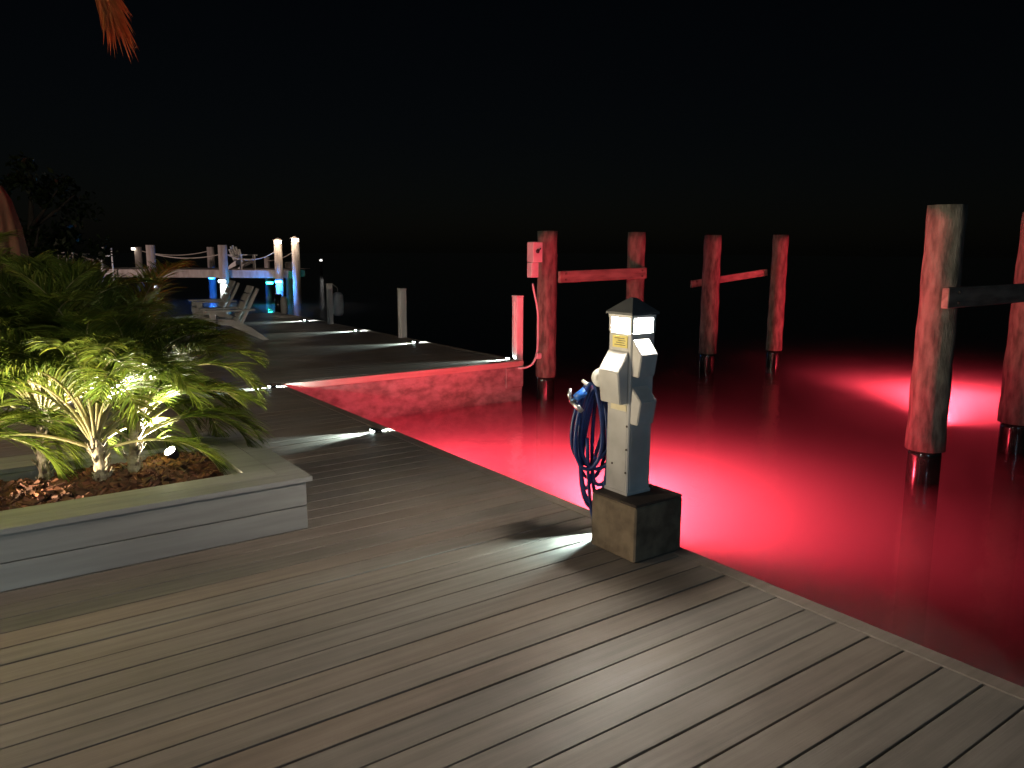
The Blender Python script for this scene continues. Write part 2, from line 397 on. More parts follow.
G = 'feathery palms in the planter'
palm('palm', 'front feathery palm on the thicker pale ringed stem, left of its twin', .60, 4.66, .22, .30, 40, 1.22, .24, 3, (-.03, .02), elevs=(40, 87), bend=(1.5, 2.5), group=G)
palm('palm', 'feathery palm on the slim brightly lit stem nearest the planter spotlight', .745, 4.70, .22, .32, 38, 1.20, .24, 11, (.04, .03), elevs=(40, 87), bend=(1.5, 2.5), group=G)
palm('palm', 'feathery palm at the left edge of the photo, fronds hanging over mulch', -.14, 4.88, .22, .36, 40, 1.24, .25, 5, (.0, .03), elevs=(40, 87), bend=(1.5, 2.5), group=G)
palm('palm', 'dark feathery palm at the back of the planter bed behind others', .34, 4.98, .22, .42, 38, 1.24, .25, 8, (.02, .03), elevs=(40, 87), bend=(1.5, 2.5), group=G)
random.seed(21)
# tall palm outside the left edge whose dry frond hangs into the picture
tp = empty('palm_tree', (-1.5, 4.75, .2)); tag(tp, 'tall palm whose dry, orange lit frond tip hangs into the upper left corner', 'palm tree')
mb = MB(); mb.tube([(.12*math.sin(i*.3), 0, -.05+3.6*i/16) for i in range(17)], [.12*(1.1-.25*i/16)*rnd(.95, 1.05) for i in range(17)], 12); mb.build('trunk', STEM, tp)
tgt = at_d(100, -30, 5.0)-Vector((-1.5, 4.75, .2))
top = Vector((.12*math.sin(16*.3), 0, 3.5))
def hang(mb_pts, nl, leaf):
    mb = MB(); pts = mb_pts; N = len(pts)-1
    mb.tube(pts, [.016*(1-i/N)+.003 for i in range(N+1)], 6, tint=(1, 1, 1))
    for k in range(nl):
        s_ = .25+.75*k/nl; i = min(N-1, int(s_*N)); q = pts[i].lerp(pts[i+1], s_*N-i); t = (pts[i+1]-pts[i]).normalized()
        side = t.cross(Vector((.3, -.9, .2))).normalized()
        for sg in (-1, 1):
            d = (t*.97+side*sg*rnd(.08, .4)+Vector((rnd(-.1, .1), rnd(-.1, .1), 0))).normalized(); up = side.cross(t)
            wv = (d.cross(up)).normalized()*.008; e = rnd(.6, 1.3); L = leaf*rnd(.7, 1.1)*(1-.45*s_)
            a1, a2 = q-wv, q+wv; c = q+d*L*.6+Vector((0, 0, -.02)); tip = q+d*L+Vector((0, 0, -.06))
            v = [mb.bm.verts.new(p) for p in (a1, a2, c+wv*.8, tip, c-wv*.8)]
            mb.face(v, (e, e*rnd(.8, 1.1), e))
    return mb
tip = at_d(110, 6, 5.0)-Vector((-1.5, 4.75, .2))
mid = at_d(76, -86, 5.0)-Vector((-1.5, 4.75, .2))
c1 = top+Vector((.5, -.1, .5)); ctrl = [top, c1, mid+Vector((-.15, 0, .12)), mid, tip]
def bez(c, n):
    out = []
    for i in range(n+1):
        q = [Vector(v) for v in c]; u_ = i/n
        while len(q) > 1: q = [q[j].lerp(q[j+1], u_) for j in range(len(q)-1)]
        out.append(q[0])
    return out
fb = bez(ctrl, 28); hang(fb, 300, .5).build('dry_frond', DEADLEAF_ORANGE_LIT, tp)
for k in range(9):
    az = 1.2+k*.62
    frond(1.6, R(rnd(20, 70)), rnd(1.2, 1.9), 50, .4, az, top, droop=.3, width=.012).build('frond', LEAF, tp)

# planter spotlights
def planter_spot(label, loc, aim, power, color):
    o = empty('planter_spotlight', loc); tag(o, label, 'spotlight', 'spotlights in the planter bed')
    d = (Vector(aim)-Vector(loc)).normalized(); q = d.to_track_quat('Z', 'Y')
    mt = q.to_matrix().to_4x4()
    mb = MB(); mb.lathe([(.018, -.055), (.030, -.04), (.034, .02), (.037, .024), (.037, .032)], 18); h_ = mb.build('housing', BLACK, o); h_.rotation_euler = q.to_euler(); h_.location = (0, 0, .06)
    mb = MB(); mb.lathe([(.031, .0325), (.031, .036)], 18); l_ = mb.build('lens', glow('spot_lens', color, 60), o); l_.rotation_euler = q.to_euler(); l_.location = (0, 0, .06)
    mb = MB(); mb.tube([(0, 0, -.1), (0, 0, .045)], .006, 8); mb.build('stake', BLACK, o)
    p = Vector(loc)+Vector((0, 0, .06))+d*.05
    lamp('planter_spotlight_light', 'SPOT', p, power, color, p+d, .025, 95, .6)
planter_spot('black spotlight with glowing lens in the mulch right of the palm stems', (1.0, 4.86, .25), (.60, 4.70, .85), 620, (1, .93, .72))
lamp('left_planter_light', 'SPOT', (-.85, 4.42, .285), 1300, (1, .84, .55), (.05, 4.7, 1.0), .025, 110, .6)

# ================================================================== POWER PEDESTAL
ped = empty('power_pedestal', (2.774, 2.822, .30)); tag(ped, 'grey dock power pedestal with lit lantern head, on the concrete block', 'pedestal')
hw = .081
mb = MB(); mb.box((-hw, -hw, .0), (hw, hw, .83), bevel=.006); mb.build('body', PEDM, ped)
mb = MB(); mb.box((-hw-.004, -hw-.004, .0), (hw+.004, hw+.004, .018), bevel=.003); mb.build('base_flange', PEDM, ped)
mb = MB(); mb.box((-hw-.0018, -.066, .03), (-hw+.002, .066, .43), bevel=.001); mb.build('access_panel', PEDM, ped)
mb = MB(); mb.box((-.064, -hw-.0018, .03), (.064, -hw+.002, .36), bevel=.001); mb.build('access_panel', PEDM, ped)
# lantern: glass on four sides between corner posts
zl0, zl1 = .834, .912
for (sx, sy_) in ((1, 1), (1, -1), (-1, 1), (-1, -1)):
    mb = MB(); mb.box((sx*hw-(.017 if sx > 0 else 0), sy_*hw-(.017 if sy_ > 0 else 0), .83), (sx*hw+(0 if sx > 0 else .017), sy_*hw+(0 if sy_ > 0 else .017), zl1+.004)); mb.build('lantern_post', PEDM, ped)
LENS = glow('lantern_lens', (1, .92, .80), 720)
for ax in range(4):
    mb = MB(); mb.box((-hw+.0172, -hw+.003, zl0+.008), (hw-.0172, -hw+.012, zl1-.013), Matrix.Rotation(ax*math.pi/2, 4, 'Z')); mb.build('lantern_lens', LENS, ped)
mb = MB(); mb.box((-hw-.002, -hw-.002, zl1-.0125), (hw+.002, hw+.002, zl1+.003)); mb.build('lantern_head', PEDM, ped)
mb = MB()
a = hw+.013
v0 = [mb.bm.verts.new((x, y, zl1+.004)) for x, y in ((-a, -a), (a, -a), (a, a), (-a, a))]
v1 = [mb.bm.verts.new((x, y, zl1+.016)) for x, y in ((-a, -a), (a, -a), (a, a), (-a, a))]
v2 = [mb.bm.verts.new((x, y, zl1+.085)) for x, y in ((-.012, -.012), (.012, -.012), (.012, .012), (-.012, .012))]
mb.face(v0[::-1]); mb.face(v2)
for A, B in ((v0, v1), (v1, v2)):
    for i in range(4): mb.face([A[i], A[(i+1) % 4], B[(i+1) % 4], B[i]])
mb.build('cap', CAPM, ped)
def hood(face, u0, u1, zb_, ztop, depth, slope, name='outlet_hood'):
    # face: 'x' = -X face, 'y' = -Y face ; profile: out from the face, sloped top
    prof = [(0, zb_), (-depth*.72, zb_+.0), (-depth, ztop-slope), (-.002, ztop)]
    mb = MB()
    if face == 'x':
        mb.prism([(-hw-.001+p, z) for p, z in prof], u0, u1)
    else:
        mb.prism([(-hw-.001+p, z) for p, z in prof], u0, u1, mtx=Matrix.Rotation(math.pi/2, 4, 'Z'))
    bmesh.ops.bevel(mb.bm, geom=list(mb.bm.edges), offset=.004, segments=2, affect='EDGES')
    return mb.build(name, PEDM, ped)
hood('x', -.066, .078, .475, .738, .070, .10)
hood('y', -.036, .077, .615, .800, .068, .075)
hood('y', -.036, .077, .375, .565, .072, .07)
mb = MB(); mb.box((-hw-.0035, -.056, .752), (-hw-.001, .050, .812)); lb = mb.build('yellow_label', LABELY, ped)
for k in range(4):
    mb = MB(); mb.box((-hw-.0045, -.042+.006*(k % 2), .764+.011*k), (-hw-.0034, .035-.012*(k % 3), .767+.011*k)); mb.build('print_line', INK, lb)
mb = MB(); mb.box((-hw-.0035, -.062, .435), (-hw-.001, .050, .466)); mb.build('small_label', noisy('cream_label', (.62, .56, .36), (.7, .64, .45), scale=20), ped)
for k, (yy, zz) in enumerate([(-.068, .12), (-.068, .24), (-.068, .36), (.03, .15)]):
    mb = MB(); mb.lathe([(.0055, 0), (.0055, .003), (.003, .005)], 10); s_ = mb.build('screw', DARKWOOD, ped); s_.location = (-hw-.001, yy, zz); s_.rotation_euler = (0, -math.pi/2, 0)
# concrete block
mb = MB(); mb.box((2.622, 2.603, .002), (2.958, 2.928, .285), bevel=.008)
tag(mb.build('concrete_block', CONC), 'stained brown concrete block carrying the power pedestal at the deck edge', 'block')
mb = MB(); mb.box((2.622, 2.603, .2855), (2.958, 2.928, .2995), bevel=.006); o = mb.build('cap_slab', noisy('dark_rubber_pad', (.035, .025, .02), (.07, .05, .04), rough=.8), bpy.data.objects['concrete_block'])

# hose on its hook
hk = empty('hose_hook', (2.675, 2.935, .885)); tag(hk, 'white hose hook bracket on the left back side of the pedestal', 'hook')
mb = MB(); mb.lathe([(.05, -.012), (.05, .0), (.042, .012), (.02, .018)], 20); bp_ = mb.build('back_plate', WHITEP, hk); bp_.rotation_euler = Vector((-.8, -.6, .15)).to_track_quat('Z', 'Y').to_euler()
mb = MB(); mb.tube([(.005, .0, -.02), (.05, -.02, -.03)], .014, 8); mb.build('bracket', WHITEP, hk)
mb = MB(); pts = [(0, .0, -.02), (-.01, .05, -.04), (-.015, .09, -.045), (-.02, .12, -.03)]; mb.tube(pts, .010, 8); mb.build('hook_arm', WHITEP, hk)
random.seed(5)
hs = empty('hose', (2.70, 2.97, .86)); tag(hs, 'coiled blue hose hanging beside the lit pedestal in long loops', 'hose')
ax = Vector((-.75, .62, 0)).normalized(); nrm = Vector((.62, .75, 0)).normalized()
mb = MB()
def loop(cx, wd, ztop, zbot, dep, skew):
    pts = []
    for i in range(41):
        a = i/40*2*math.pi
        s_ = math.sin(a); c = math.cos(a)
        z = (ztop+zbot)/2+(ztop-zbot)/2*c
        wdt = wd*(1.0-.35*c)
        pts.append(ax*(cx+wdt*s_+skew*(1-c)/2)+nrm*(dep+.012*s_)+Vector((0, 0, z)))
    return pts
for k in range(8):
    wd = rnd(.035, .085)
    mb.tube(loop(rnd(.0, .06), wd, rnd(-.035, .0), rnd(-.74, -.45), -.03+.0125*k, rnd(-.035, .03)), .0105, 8, cap=False)
mb.build('coil', HOSE, hs)
mb = MB()
mb.tube(bez([ax*.075+nrm*.02+Vector((0, 0, -.03)), ax*.13+Vector((0, 0, -.2)), ax*.085+Vector((0, 0, -.5)), ax*.09+Vector((0, 0, -.64)), ax*.05+Vector((0, 0, -.62)), ax*.03+Vector((0, 0, -.5))], 30), .0095, 8)
mb.tube(bez([ax*.0+nrm*.03+Vector((0, 0, -.05)), ax*-.04+nrm*.0+Vector((0, 0, -.25)), ax*-.07+Vector((0, 0, -.3)), ax*.12+Vector((0, 0, -.42)), ax*.02+Vector((0, 0, -.66)), ax*-.05+Vector((0, 0, -.52))], 30), .0095, 8)
mb.tube(bez([ax*.02+nrm*-.03+Vector((0, 0, -.4)), ax*-.0+Vector((0, 0, -.45)), ax*-.08+Vector((0, 0, -.35)), ax*-.1+nrm*-.02+Vector((0, 0, -.22))], 20), .0095, 8)
mb.tube(bez([ax*.06+nrm*-.02+Vector((0, 0, -.3)), ax*.04+Vector((0, 0, -.75)), ax*.02+Vector((0, 0, -.72)), ax*.0+nrm*-.02+Vector((0, 0, -.80))], 20), .0095, 8)
mb.build('loose_strand', HOSE, hs)
c0 = ax*.075+nrm*-.04
mb = MB(); mb.tube([c0+Vector((0, 0, -.045))+ax*.0, c0+ax*.05+Vector((0, 0, -.085))], .022, 14); mb.build('blue_collar', BLUEP, hs)
mb = MB(); mb.tube([c0+ax*.045+Vector((0, 0, -.08)), c0+ax*.075+Vector((0, 0, -.10)), c0+ax*.082+Vector((0, 0, -.07)), c0+ax*.078+Vector((0, 0, -.035))], [.014, .013, .011, .009], 12); mb.build('metal_elbow', METAL, hs)
mb = MB(); mb.tube([c0+ax*.072+Vector((0, 0, -.10)), c0+ax*.03+nrm*-.02+Vector((0, 0, -.135)), c0+ax*.015+nrm*-.025+Vector((0, 0, -.15))], [.013, .014, .012], 12); mb.build('nozzle', METAL, hs)

# ================================================================== DECK LIGHTS
DL = glow('deck_light_lens', (.80, 1, .98), 50)
def deck_light_proto():
    o = empty('deck_light', (0, 0, 0)); tag(o, 'x', 'deck light', 'low deck lights along the dock edges')
    mb = MB(); mb.prism([(-.035, 0), (.035, 0), (.03, .018), (.016, .024), (-.016, .024), (-.03, .018)], -.05, .05); mb.build('housing', BLACK, o)
    mb = MB(); mb.box((-.0368, -.04, .004), (-.0352, .04, .014)); mb.build('lens', DL, o)
    mb = MB(); mb.box((.0352, -.04, .004), (.0368, .04, .014)); mb.build('lens', DL, o)
    return o
dproto = deck_light_proto()
spots = [(2.83, 3.02, .004, 'low deck light half hidden behind the concrete block of the pedestal'),
         (2.83, 5.90, .004, 'low deck light on the near deck edge between planter corner and water'),
         (2.83, 8.50, .004, 'low deck light at the inner corner where near deck meets far dock'),
         (6.33, 8.85, .008, 'low deck light at the foot of the tallest white post'),
         (6.16, 11.27, .008, 'low deck light on the far dock nearest the middle white post'),
         (6.16, 13.53, .008, 'low deck light between the middle post and the white fender post'),
         (6.12, 16.00, .008, 'low deck light just past the fender post on the far dock'),
         (5.0, 18.35, .008, 'farthest low deck light at the outer end of the far dock')]
for i, (x, y, z, lb) in enumerate(spots):
    o = dproto if i == 0 else copy_tree(dproto)
    o.location = (x, y, z); o['label'] = lb
    e = 1.0
    lamp('deck_light_beam', 'SPOT', (x-.04, y, z+.016), 300*e, (.74, 1, .98), (x-1.04, y, z-.02), .006, 50, 1.0)
    if i < 7: lamp('deck_light_beam', 'SPOT', (x+.04, y, z+.016), 45*e, (.82, 1, .98), (x+1.04, y, z-.05), .006, 80, .8)

# ================================================================== RED UNDERWATER LIGHTS
RED = (1, .050, .082)
RG = glow('red_lens', (1, .05, .1), 3)
for (x, y, z, pw, lb) in ((4.15, 6.9, -1.25, 480, 'submerged red light glowing in the inner corner below the concrete seawall'), (5.0, 5.2, -1.22, 2350, 'submerged red light glowing under the water just behind the pedestal'), (12.3, 5.7, -1.16, 2100, 'submerged red light glowing under the water between right hand piles')):
    o = empty('underwater_light', (x, y, z)); tag(o, lb, 'underwater light', 'red underwater lights')
    mb = MB(); mb.lathe([(.05, -.12), (.06, -.05), (.06, -.03)], 18); mb.build('housing', BLACK, o)
    mb = MB(); mb.lathe([(.055, -.029), (.045, -.015), (.015, -.006)], 18); mb.build('lens', RG, o)
    mb = MB(); mb.tube([(0, 0, -.12), (0, 0, -3.2-z)], .004, 8); mb.build('stake', BLACK, o)
    lamp('underwater_light_glow', 'SPOT', (x, y, z+.06), pw, RED, (x+(.44 if x < 8 and x > 4.5 else .3 if x > 8 else .001), y, z+1.06), .06, 173, .25)

# ================================================================== PILES
def pile(x, y, top, r_, label, lean=(0, 0), group='tall timber piles standing in the water'):
    o = empty('timber_pile', (x, y, WATER_Z)); tag(o, label, 'pile', group)
    zs = .30
    n = 16; H = top-WATER_Z
    ph = rnd(0, 6)
    mb = MB(); mb.lathe([(r_*(.985+.03*math.sin(i*1.7+ph))*(1.04-.06*i/n), zs+(H-zs)*i/n) for i in range(n+1)], 22, wob=lambda k, z: 1+.025*math.sin(k*1.9+z*1.3+ph)+.012*math.sin(k*4.1+z*5))
    pm = mb.build('timber', PILE, o)
    mb = MB(); mb.lathe([(r_*.86, -2.2), (r_*.88, zs-.05), (r_*.84, zs+.01)], 22, wob=lambda k, z: 1+.03*math.sin(k*2.3+z*3)); mb.build('wet_foot', SLEEVE, o)
    o.rotation_euler = (lean[1], lean[0], 0)
    return o
pile(6.78, 8.60, 1.776, .14, 'red lit pile with the electrical box, next to the far dock corner')
pile(8.51, 8.62, 1.79, .135, 'red lit pile rising directly behind the pedestal lantern')
pile(10.68, 8.99, 1.78, .148, 'dim pile standing free right of the pedestal, left of its pair')
pile(12.03, 8.61, 1.80, .136, 'slim dim pile on the right of the middle pair')
pile(7.13, 3.42, 1.926, .16, 'large near pile with a dark cross beam bolted to its front', lean=(-.012, 0))
pile(9.05, 3.43, 1.925, .165, 'pile cut by the right edge of the photo behind the dark beam')
def beam(a, b_, hgt, th, label):
    mb = MB(); d = Vector(b_)-Vector(a); mb.bar((0, 0, 0), d, th, hgt, bevel=.006)
    o = mb.build('cross_beam', BEAM); o.location = a; tag(o, label, 'beam', 'horizontal beams between the piles')
    side = Vector((d.y, -d.x, 0)).normalized()
    for t_ in (.06, .94):
        for dz in (-.25, .25):
            mb = MB(); c = d*t_+side*(th/2)+Vector((0, 0, hgt*dz)); mb.tube([c, c+side*.014], .014, 8); mb.build('bolt', DARKWOOD, o)
    return o
def zat(x, y, row):
    lo, hi = -3, 5
    for _ in range(50):
        m_ = (lo+hi)/2; d = Vector((x, y, m_))-Vector((0, 0, CAM_H)); py = 384-F_PX*d.dot(_u)/d.dot(_f)
        lo, hi = (m_, hi) if py > row else (lo, m_)
    return lo
zA = zat(6.8, 8.42, 277); zB = zat(8.5, 8.44, 273)
beam((6.86, 8.43, zA), (8.55, 8.45, zB), .16, .055, 'red lit beam joining the box pile to the pile behind the lantern')
bA = Vector((10.42, 9.20, zat(10.42, 9.2, 284))); bB = Vector((11.95, 8.80, zat(12.06, 8.8, 272)))
beam(bA, bB, .12, .05, 'thin red lit beam slanting between the dim middle pair of piles')
zD = zat(7.35, 3.22, 296)
beam((6.80, 3.22, zD), (9.6, 3.24, zD), .175, .06, 'heavy dark beam at the right edge fixed across the near pile')
# electrical box on the first pile
eb = empty('electrical_box', (6.47, 8.50, 0)); tag(eb, 'grey electrical switch box with conduit, mounted high on the red pile', 'electrical box')
z1 = zat(6.62, 8.45, 262); z2 = zat(6.62, 8.45, 242); z3 = zat(6.62, 8.45, 277)
mb = MB(); mb.box((-.13, -.16, z1), (.03, -.02, z2), bevel=.008); bx = mb.build('switch_box', BOXM, eb)
mb = MB(); mb.lathe([(.028, 0), (.028, .012), (.012, .02)], 14); k_ = mb.build('knob', BLACK, bx); k_.location = (-.06, -.161, (z1+z2)/2+.01); k_.rotation_euler = (math.pi/2, 0, 0)
mb = MB(); mb.bar((-.06, -.182, (z1+z2)/2+.01), (-.02, -.182, (z1+z2)/2+.05), .012, .012); mb.build('switch_handle', BLACK, bx)
mb = MB(); mb.box((-.135, -.14, z3), (-.02, -.03, z1-.004), bevel=.006); mb.build('lower_box', BOXM, eb)
mb = MB(); mb.bar((-.078, -.085, z3-.09), (-.078, -.085, z3), .05, .05); mb.build('conduit_fitting', BOXM, eb)
mb = MB()
mb.tube(bez([(-.078, -.085, z3-.08), (-.06, -.12, z3-.3), (.0, -.12, z3-.4), (.01, -.10, z3-.6)], 12)+bez([(.01, -.10, z3-.75), (.01, -.10, .1), (.01, -.10, -.12), (-.12, .05, -.10), (-.25, .22, -.09)], 20), .014, 8); mb.build('conduit', BOXM, eb)
mb = MB(); mb.box((-.03, -.14, .05), (.05, -.09, .13), bevel=.01); mb.build('conduit_clamp', BOXM, eb)

# ================================================================== WHITE POSTS AND FENDERS
def post(x, y, top, wd, label):
    o = empty('dock_post', (x, y, 0)); tag(o, label, 'post', 'white posts along the far dock edge')
    h = wd/2
    mb = MB(); mb.box((-h, -h, -.4), (h, h, top), bevel=.008); mb.build('shaft', WHITEP, o)
    mb = MB(); mb.box((-h-.006, -h-.006, top+.001), (h+.006, h+.006, top+.022), bevel=.006); mb.build('post_cap', WHITEP, o)
    mb = MB(); mb.bar((-h-.004, 0, .0), (-h-.004, 0, top*.93), .018, .006, up=(0, 1, 0)); mb.build('batten', WHITEP, o)
    return o
post(6.465, 8.85, .87, .115, 'tallest white square post at the corner of the far dock')
post(6.36, 12.10, .83, .115, 'white square post halfway along the far dock edge')
post(6.29, 15.10, .80, .10, 'white square post with a fender hanging beside it')
def fender(p, length, r_, label):
    o = empty('fender', p); tag(o, label, 'fender', 'white fenders on the dock')
    prof = [(.02, 0), (r_*.72, .015), (r_*.95, .06), (r_, length*.4), (r_*.95, length-.07), (r_*.7, length-.02), (.025, length)]
    mb = MB(); mb.lathe(prof, 18); mb.build('bumper', FENDER, o)
    mb = MB(); mb.tube([(0, 0, length), (0, 0, length+.08), (-.10, .0, length+.16)], .012, 6); mb.build('rope', ROPE, o)
p = at_d(338.5, 316, 16.3); fender(p, .50, .115, 'white oblong fender hanging just right of the third white post')
p = at_d(284.5, 314, 22.0); fender(p, .50, .10, 'white fender at the dock end under the pier post lamps')
mb = MB(); p = at_d(279, 316, 22.1); mb.lathe([(.10, -1.2), (.10, .3), (.095, .62)], 16)
o = mb.build('short_pile', SLEEVE); o.location = p; tag(o, 'short dark pile at the dock end beside the farther fender', 'pile')

# ================================================================== LOUNGE CHAIR ON THE FAR DOCK
def lounge_chair(loc, rz, label):
    o = empty('deck_chair', loc, rz); tag(o, label, 'chair', 'lounge chairs on the far dock')
    W = .30
    for s_ in (-1, 1):
        mb = MB(); mb.box((.26, s_*W-.02, 0), (.36, s_*W+.02, .50), bevel=.004); mb.build('leg', CHAIRW, o)
        mb = MB(); mb.prism([(.38, .40), (.38, .30), (.05, .27), (-.48, .0), (-.58, .0), (-.30, .22), (-.02, .36)], s_*(W-.045)-.014, s_*(W-.045)+.014); mb.build('side_rail', CHAIRW, o)
        mb = MB(); mb.box((-.36, s_*W-.06, .502), (.42, s_*W+.06, .53), bevel=.006); mb.build('armrest', CHAIRW, o)
        mb = MB(); mb.bar((-.10, s_*(W-.095), .20), (-.44, s_*(W-.095), .86), .04, .12, up=(.0, 1, 0), bevel=.004); mb.build('back_stile', CHAIRW, o)
    for k in range(6):
        x = .34-.085*k; z = .405-.026*k
        mb = MB(); mb.bar((x, -W+.03, z), (x, W-.03, z), .075, .02, up=(.3, 0, 1), bevel=.003); mb.build('seat_slat', CHAIRW, o)
    d = Vector((-.34, 0, .66)).normalized(); nn = Vector((.66, 0, .34)).normalized()
    for k in range(5):
        c = Vector((-.10, 0, .20))+d*(.10+.145*k)+nn*.078
        mb = MB(); mb.bar(c+Vector((0, -W+.05, 0)), c+Vector((0, W-.05, 0)), .128, .018, up=nn, bevel=.003); mb.build('back_slat', CHAIRW, o)
    return o
fw2 = Vector((sy, cy, 0)); cr = Vector((cy, -sy, 0))
F = (-cr*math.cos(R(30))-fw2*math.sin(R(30)))
rz = math.atan2(F.y, F.x)
foot = at_z(214, 343, 0); W_ = Vector((-F.y, F.x, 0))
near_s = 1 if W_.dot(fw2) < 0 else -1
loc = foot-F*.31-W_*near_s*.30
lounge_chair(loc, rz, 'nearer grey slatted lounge chair on the far dock just right of the palms')
lounge_chair(at_z(201, 329.5, 0)-F*.31-W_*near_s*.30, rz, 'farther grey slatted lounge chair, standing behind the nearer one')

# ================================================================== FAR PIER
PD = 29.5
def pier_pt(x, depth, z): 
    p = at_d(x, 250, depth); p.z = z; return p
zP = .70
pa, pb = pier_pt(74, 31, 0), pier_pt(306, 31, 0)
pier = empty('pier', pier_pt(190, 31, zP)); tag(pier, 'raised timber pier crossing the water behind the palms, lamps beneath it', 'pier')
pr = math.atan2(cr.y, cr.x); pier.rotation_euler = (0, 0, pr)
def lx(px): return (px-190)/F_PX*31/1.0
Lx0, Lx1 = lx(70), lx(297)
mb = MB(); k = Lx0
while k < Lx1-.1:
    mb.box((k, -1.5, -.04), (k+.14, 1.6, 0)); k += .146
mb.build('decking', PIERDK, pier)
mb = MB(); mb.box((Lx0, -1.56, -.29), (Lx1, -1.505, .005), bevel=.01); mb.build('fascia', PIERW, pier)
mb = MB(); mb.box((Lx0, -.9, -.32), (Lx1, -.8, -.042)); mb.box((Lx0, .8, -.32), (Lx1, .9, -.042)); mb.build('joists', PIERDK, pier)
PG = 'round pilings of the far pier'
def piling(px, depth, toprow, r_, label, lampcap=False, bot=-2.4):
    p = pier_pt(px, depth, 0); o = empty('piling', p); tag(o, label, 'piling', PG)
    top = at_d(px, toprow, depth).z
    mb = MB(); mb.lathe([(r_*1.03, bot), (r_, 0), (r_*.97, top)], 18, wob=lambda k, z: 1+.02*math.sin(k*2.1+px)); mb.build('shaft', PIERW, o)
    if lampcap:
        mb = MB(); mb.lathe([(r_*.8, top+.002), (r_*.8, top+.10)], 16); mb.build('lamp_glass', glow('post_lamp', (1, .80, .58), 24), o)
        mb = MB(); mb.lathe([(r_*1.15, top+.102), (r_*1.15, top+.13), (.03, top+.20)], 16); mb.build('lamp_cap', PIERW, o)
        q = p+fw2*-.35; q.z = top+.05
        lamp('post_lamp_light', 'POINT', q, 16, (1, .82, .62), size=.08)
    return p, top
A1 = piling(150.5, 29.3, 245, .165, 'pale front piling with white flood light under the deck, left of the ladder gap')
A2 = piling(138, 32.9, 247, .15, 'left rear piling carrying a tiny white lamp')
B1 = piling(222.5, 29.3, 245, .165, 'pale front piling next to the white pier chair, white lit below')
B2 = piling(210.5, 32.9, 247, .15, 'rear piling lit blue below the pier, left of the white chair')
C1 = piling(278, 29.3, 243.5, .15, 'lamp topped piling above the blue pier light', True)
C2 = piling(295.5, 29.3, 241.5, .15, 'lamp topped piling at the right end of the pier', True)
C3 = piling(266.5, 32.9, 257, .12, 'short rear piling by the green pier light')
piling(288, 32.4, 262, .15, 'short rear piling lit blue under the right pier end')
piling(86, 30.6, 268, .15, 'low piling under the left pier end behind the palms')
def rope(a, b_, sag, label):
    a, b_ = Vector(a), Vector(b_); mid = (a+b_)/2-Vector((0, 0, sag*2))
    mb = MB(); mb.tube([p-a for p in bez([a, mid, b_], 16)], .022, 6); o = mb.build('rope', ROPE); o.location = a; tag(o, label, 'rope', 'rope rails of the far pier')
def hp(q, z): return Vector((q[0].x, q[0].y, z))
rope(hp(A1, 1.3), hp(B1, 1.3), .17, 'front rope rail slung between the two white lit pilings')
rope(hp(A2, 1.4), hp(B2, 1.4), .2, 'rear rope rail slung between the two left rear pilings')
rope(hp(B1, 1.35), hp(C1, 1.45), .32, 'rope rail passing the white pier chair to the first lamp piling')
rope(hp(C3, 1.0), hp(C2, 1.45), .12, 'rope rail rising to the right end lamp piling')
LA = pier_pt(102, 29.4, 0)
rope(pier_pt(72, 30, 1.33), pier_pt(102, 29.5, 1.02), .08, 'rope rail ending at the white ladder frame')
# lamps under the pier
LG = 'flood lights fixed beneath the far pier'
def pier_lamp(p, color, power, strength, label, aim=None):
    o = empty('pier_light', p, pr); tag(o, label, 'pier light', LG)
    mb = MB(); mb.box((-.16, -.03, .045), (.16, .09, .075), bevel=.01); mb.build('bracket', BLACK, o)
    mb = MB(); mb.box((-.13, -.02, -.05), (.13, .06, .044), bevel=.02); mb.build('lens', glow('pier_lens', color, strength), o)
    q = Vector(p)-fw2*.12-Vector((0, 0, .09))
    if aim is not None: lamp('pier_light_beam', 'SPOT', q, power, color, aim, .05, 110, .5)
    else: lamp('pier_light_beam', 'POINT', q, power, color, size=.06)
for q, lb in ((A1, 'white flood light under the pier on the left front piling'), (B1, 'white flood light under the pier on the right front piling')):
    p = q[0].copy(); p.z = .30; p -= fw2*.26
    pier_lamp(p, (.70, .97, 1), 130, 12, lb, Vector((q[0].x, q[0].y, -.4)))
pier_lamp(pier_pt(268, 29.75, .22), (.02, 1, .55), 22, 9, 'green flood light under the right part of the pier')
pier_lamp(pier_pt(277, 29.0, .30), (.02, .25, 1), 170, 16, 'blue flood light under the pier below the first lamp piling')
pier_lamp(pier_pt(210, 31.7, .33), (.01, .15, 1), 110, 9, 'blue flood light under the pier behind the right front piling')
# tiny lamp on the left rear piling
p = A2[0]+Vector((0, 0, 1.45))-fw2*.2-cr*.1
o = empty('wall_lamp', p, pr); tag(o, 'tiny white lamp fixed on the left rear piling of the pier', 'lamp')
mb = MB(); mb.box((-.07, -.03, -.04), (.07, .02, .05), bevel=.01); mb.build('lens', glow('tiny_lens', (1, .9, .75), 8), o)
mb = MB(); mb.box((-.085, -.045, .052), (.085, .05, .065)); mb.build('hood', BLACK, o)

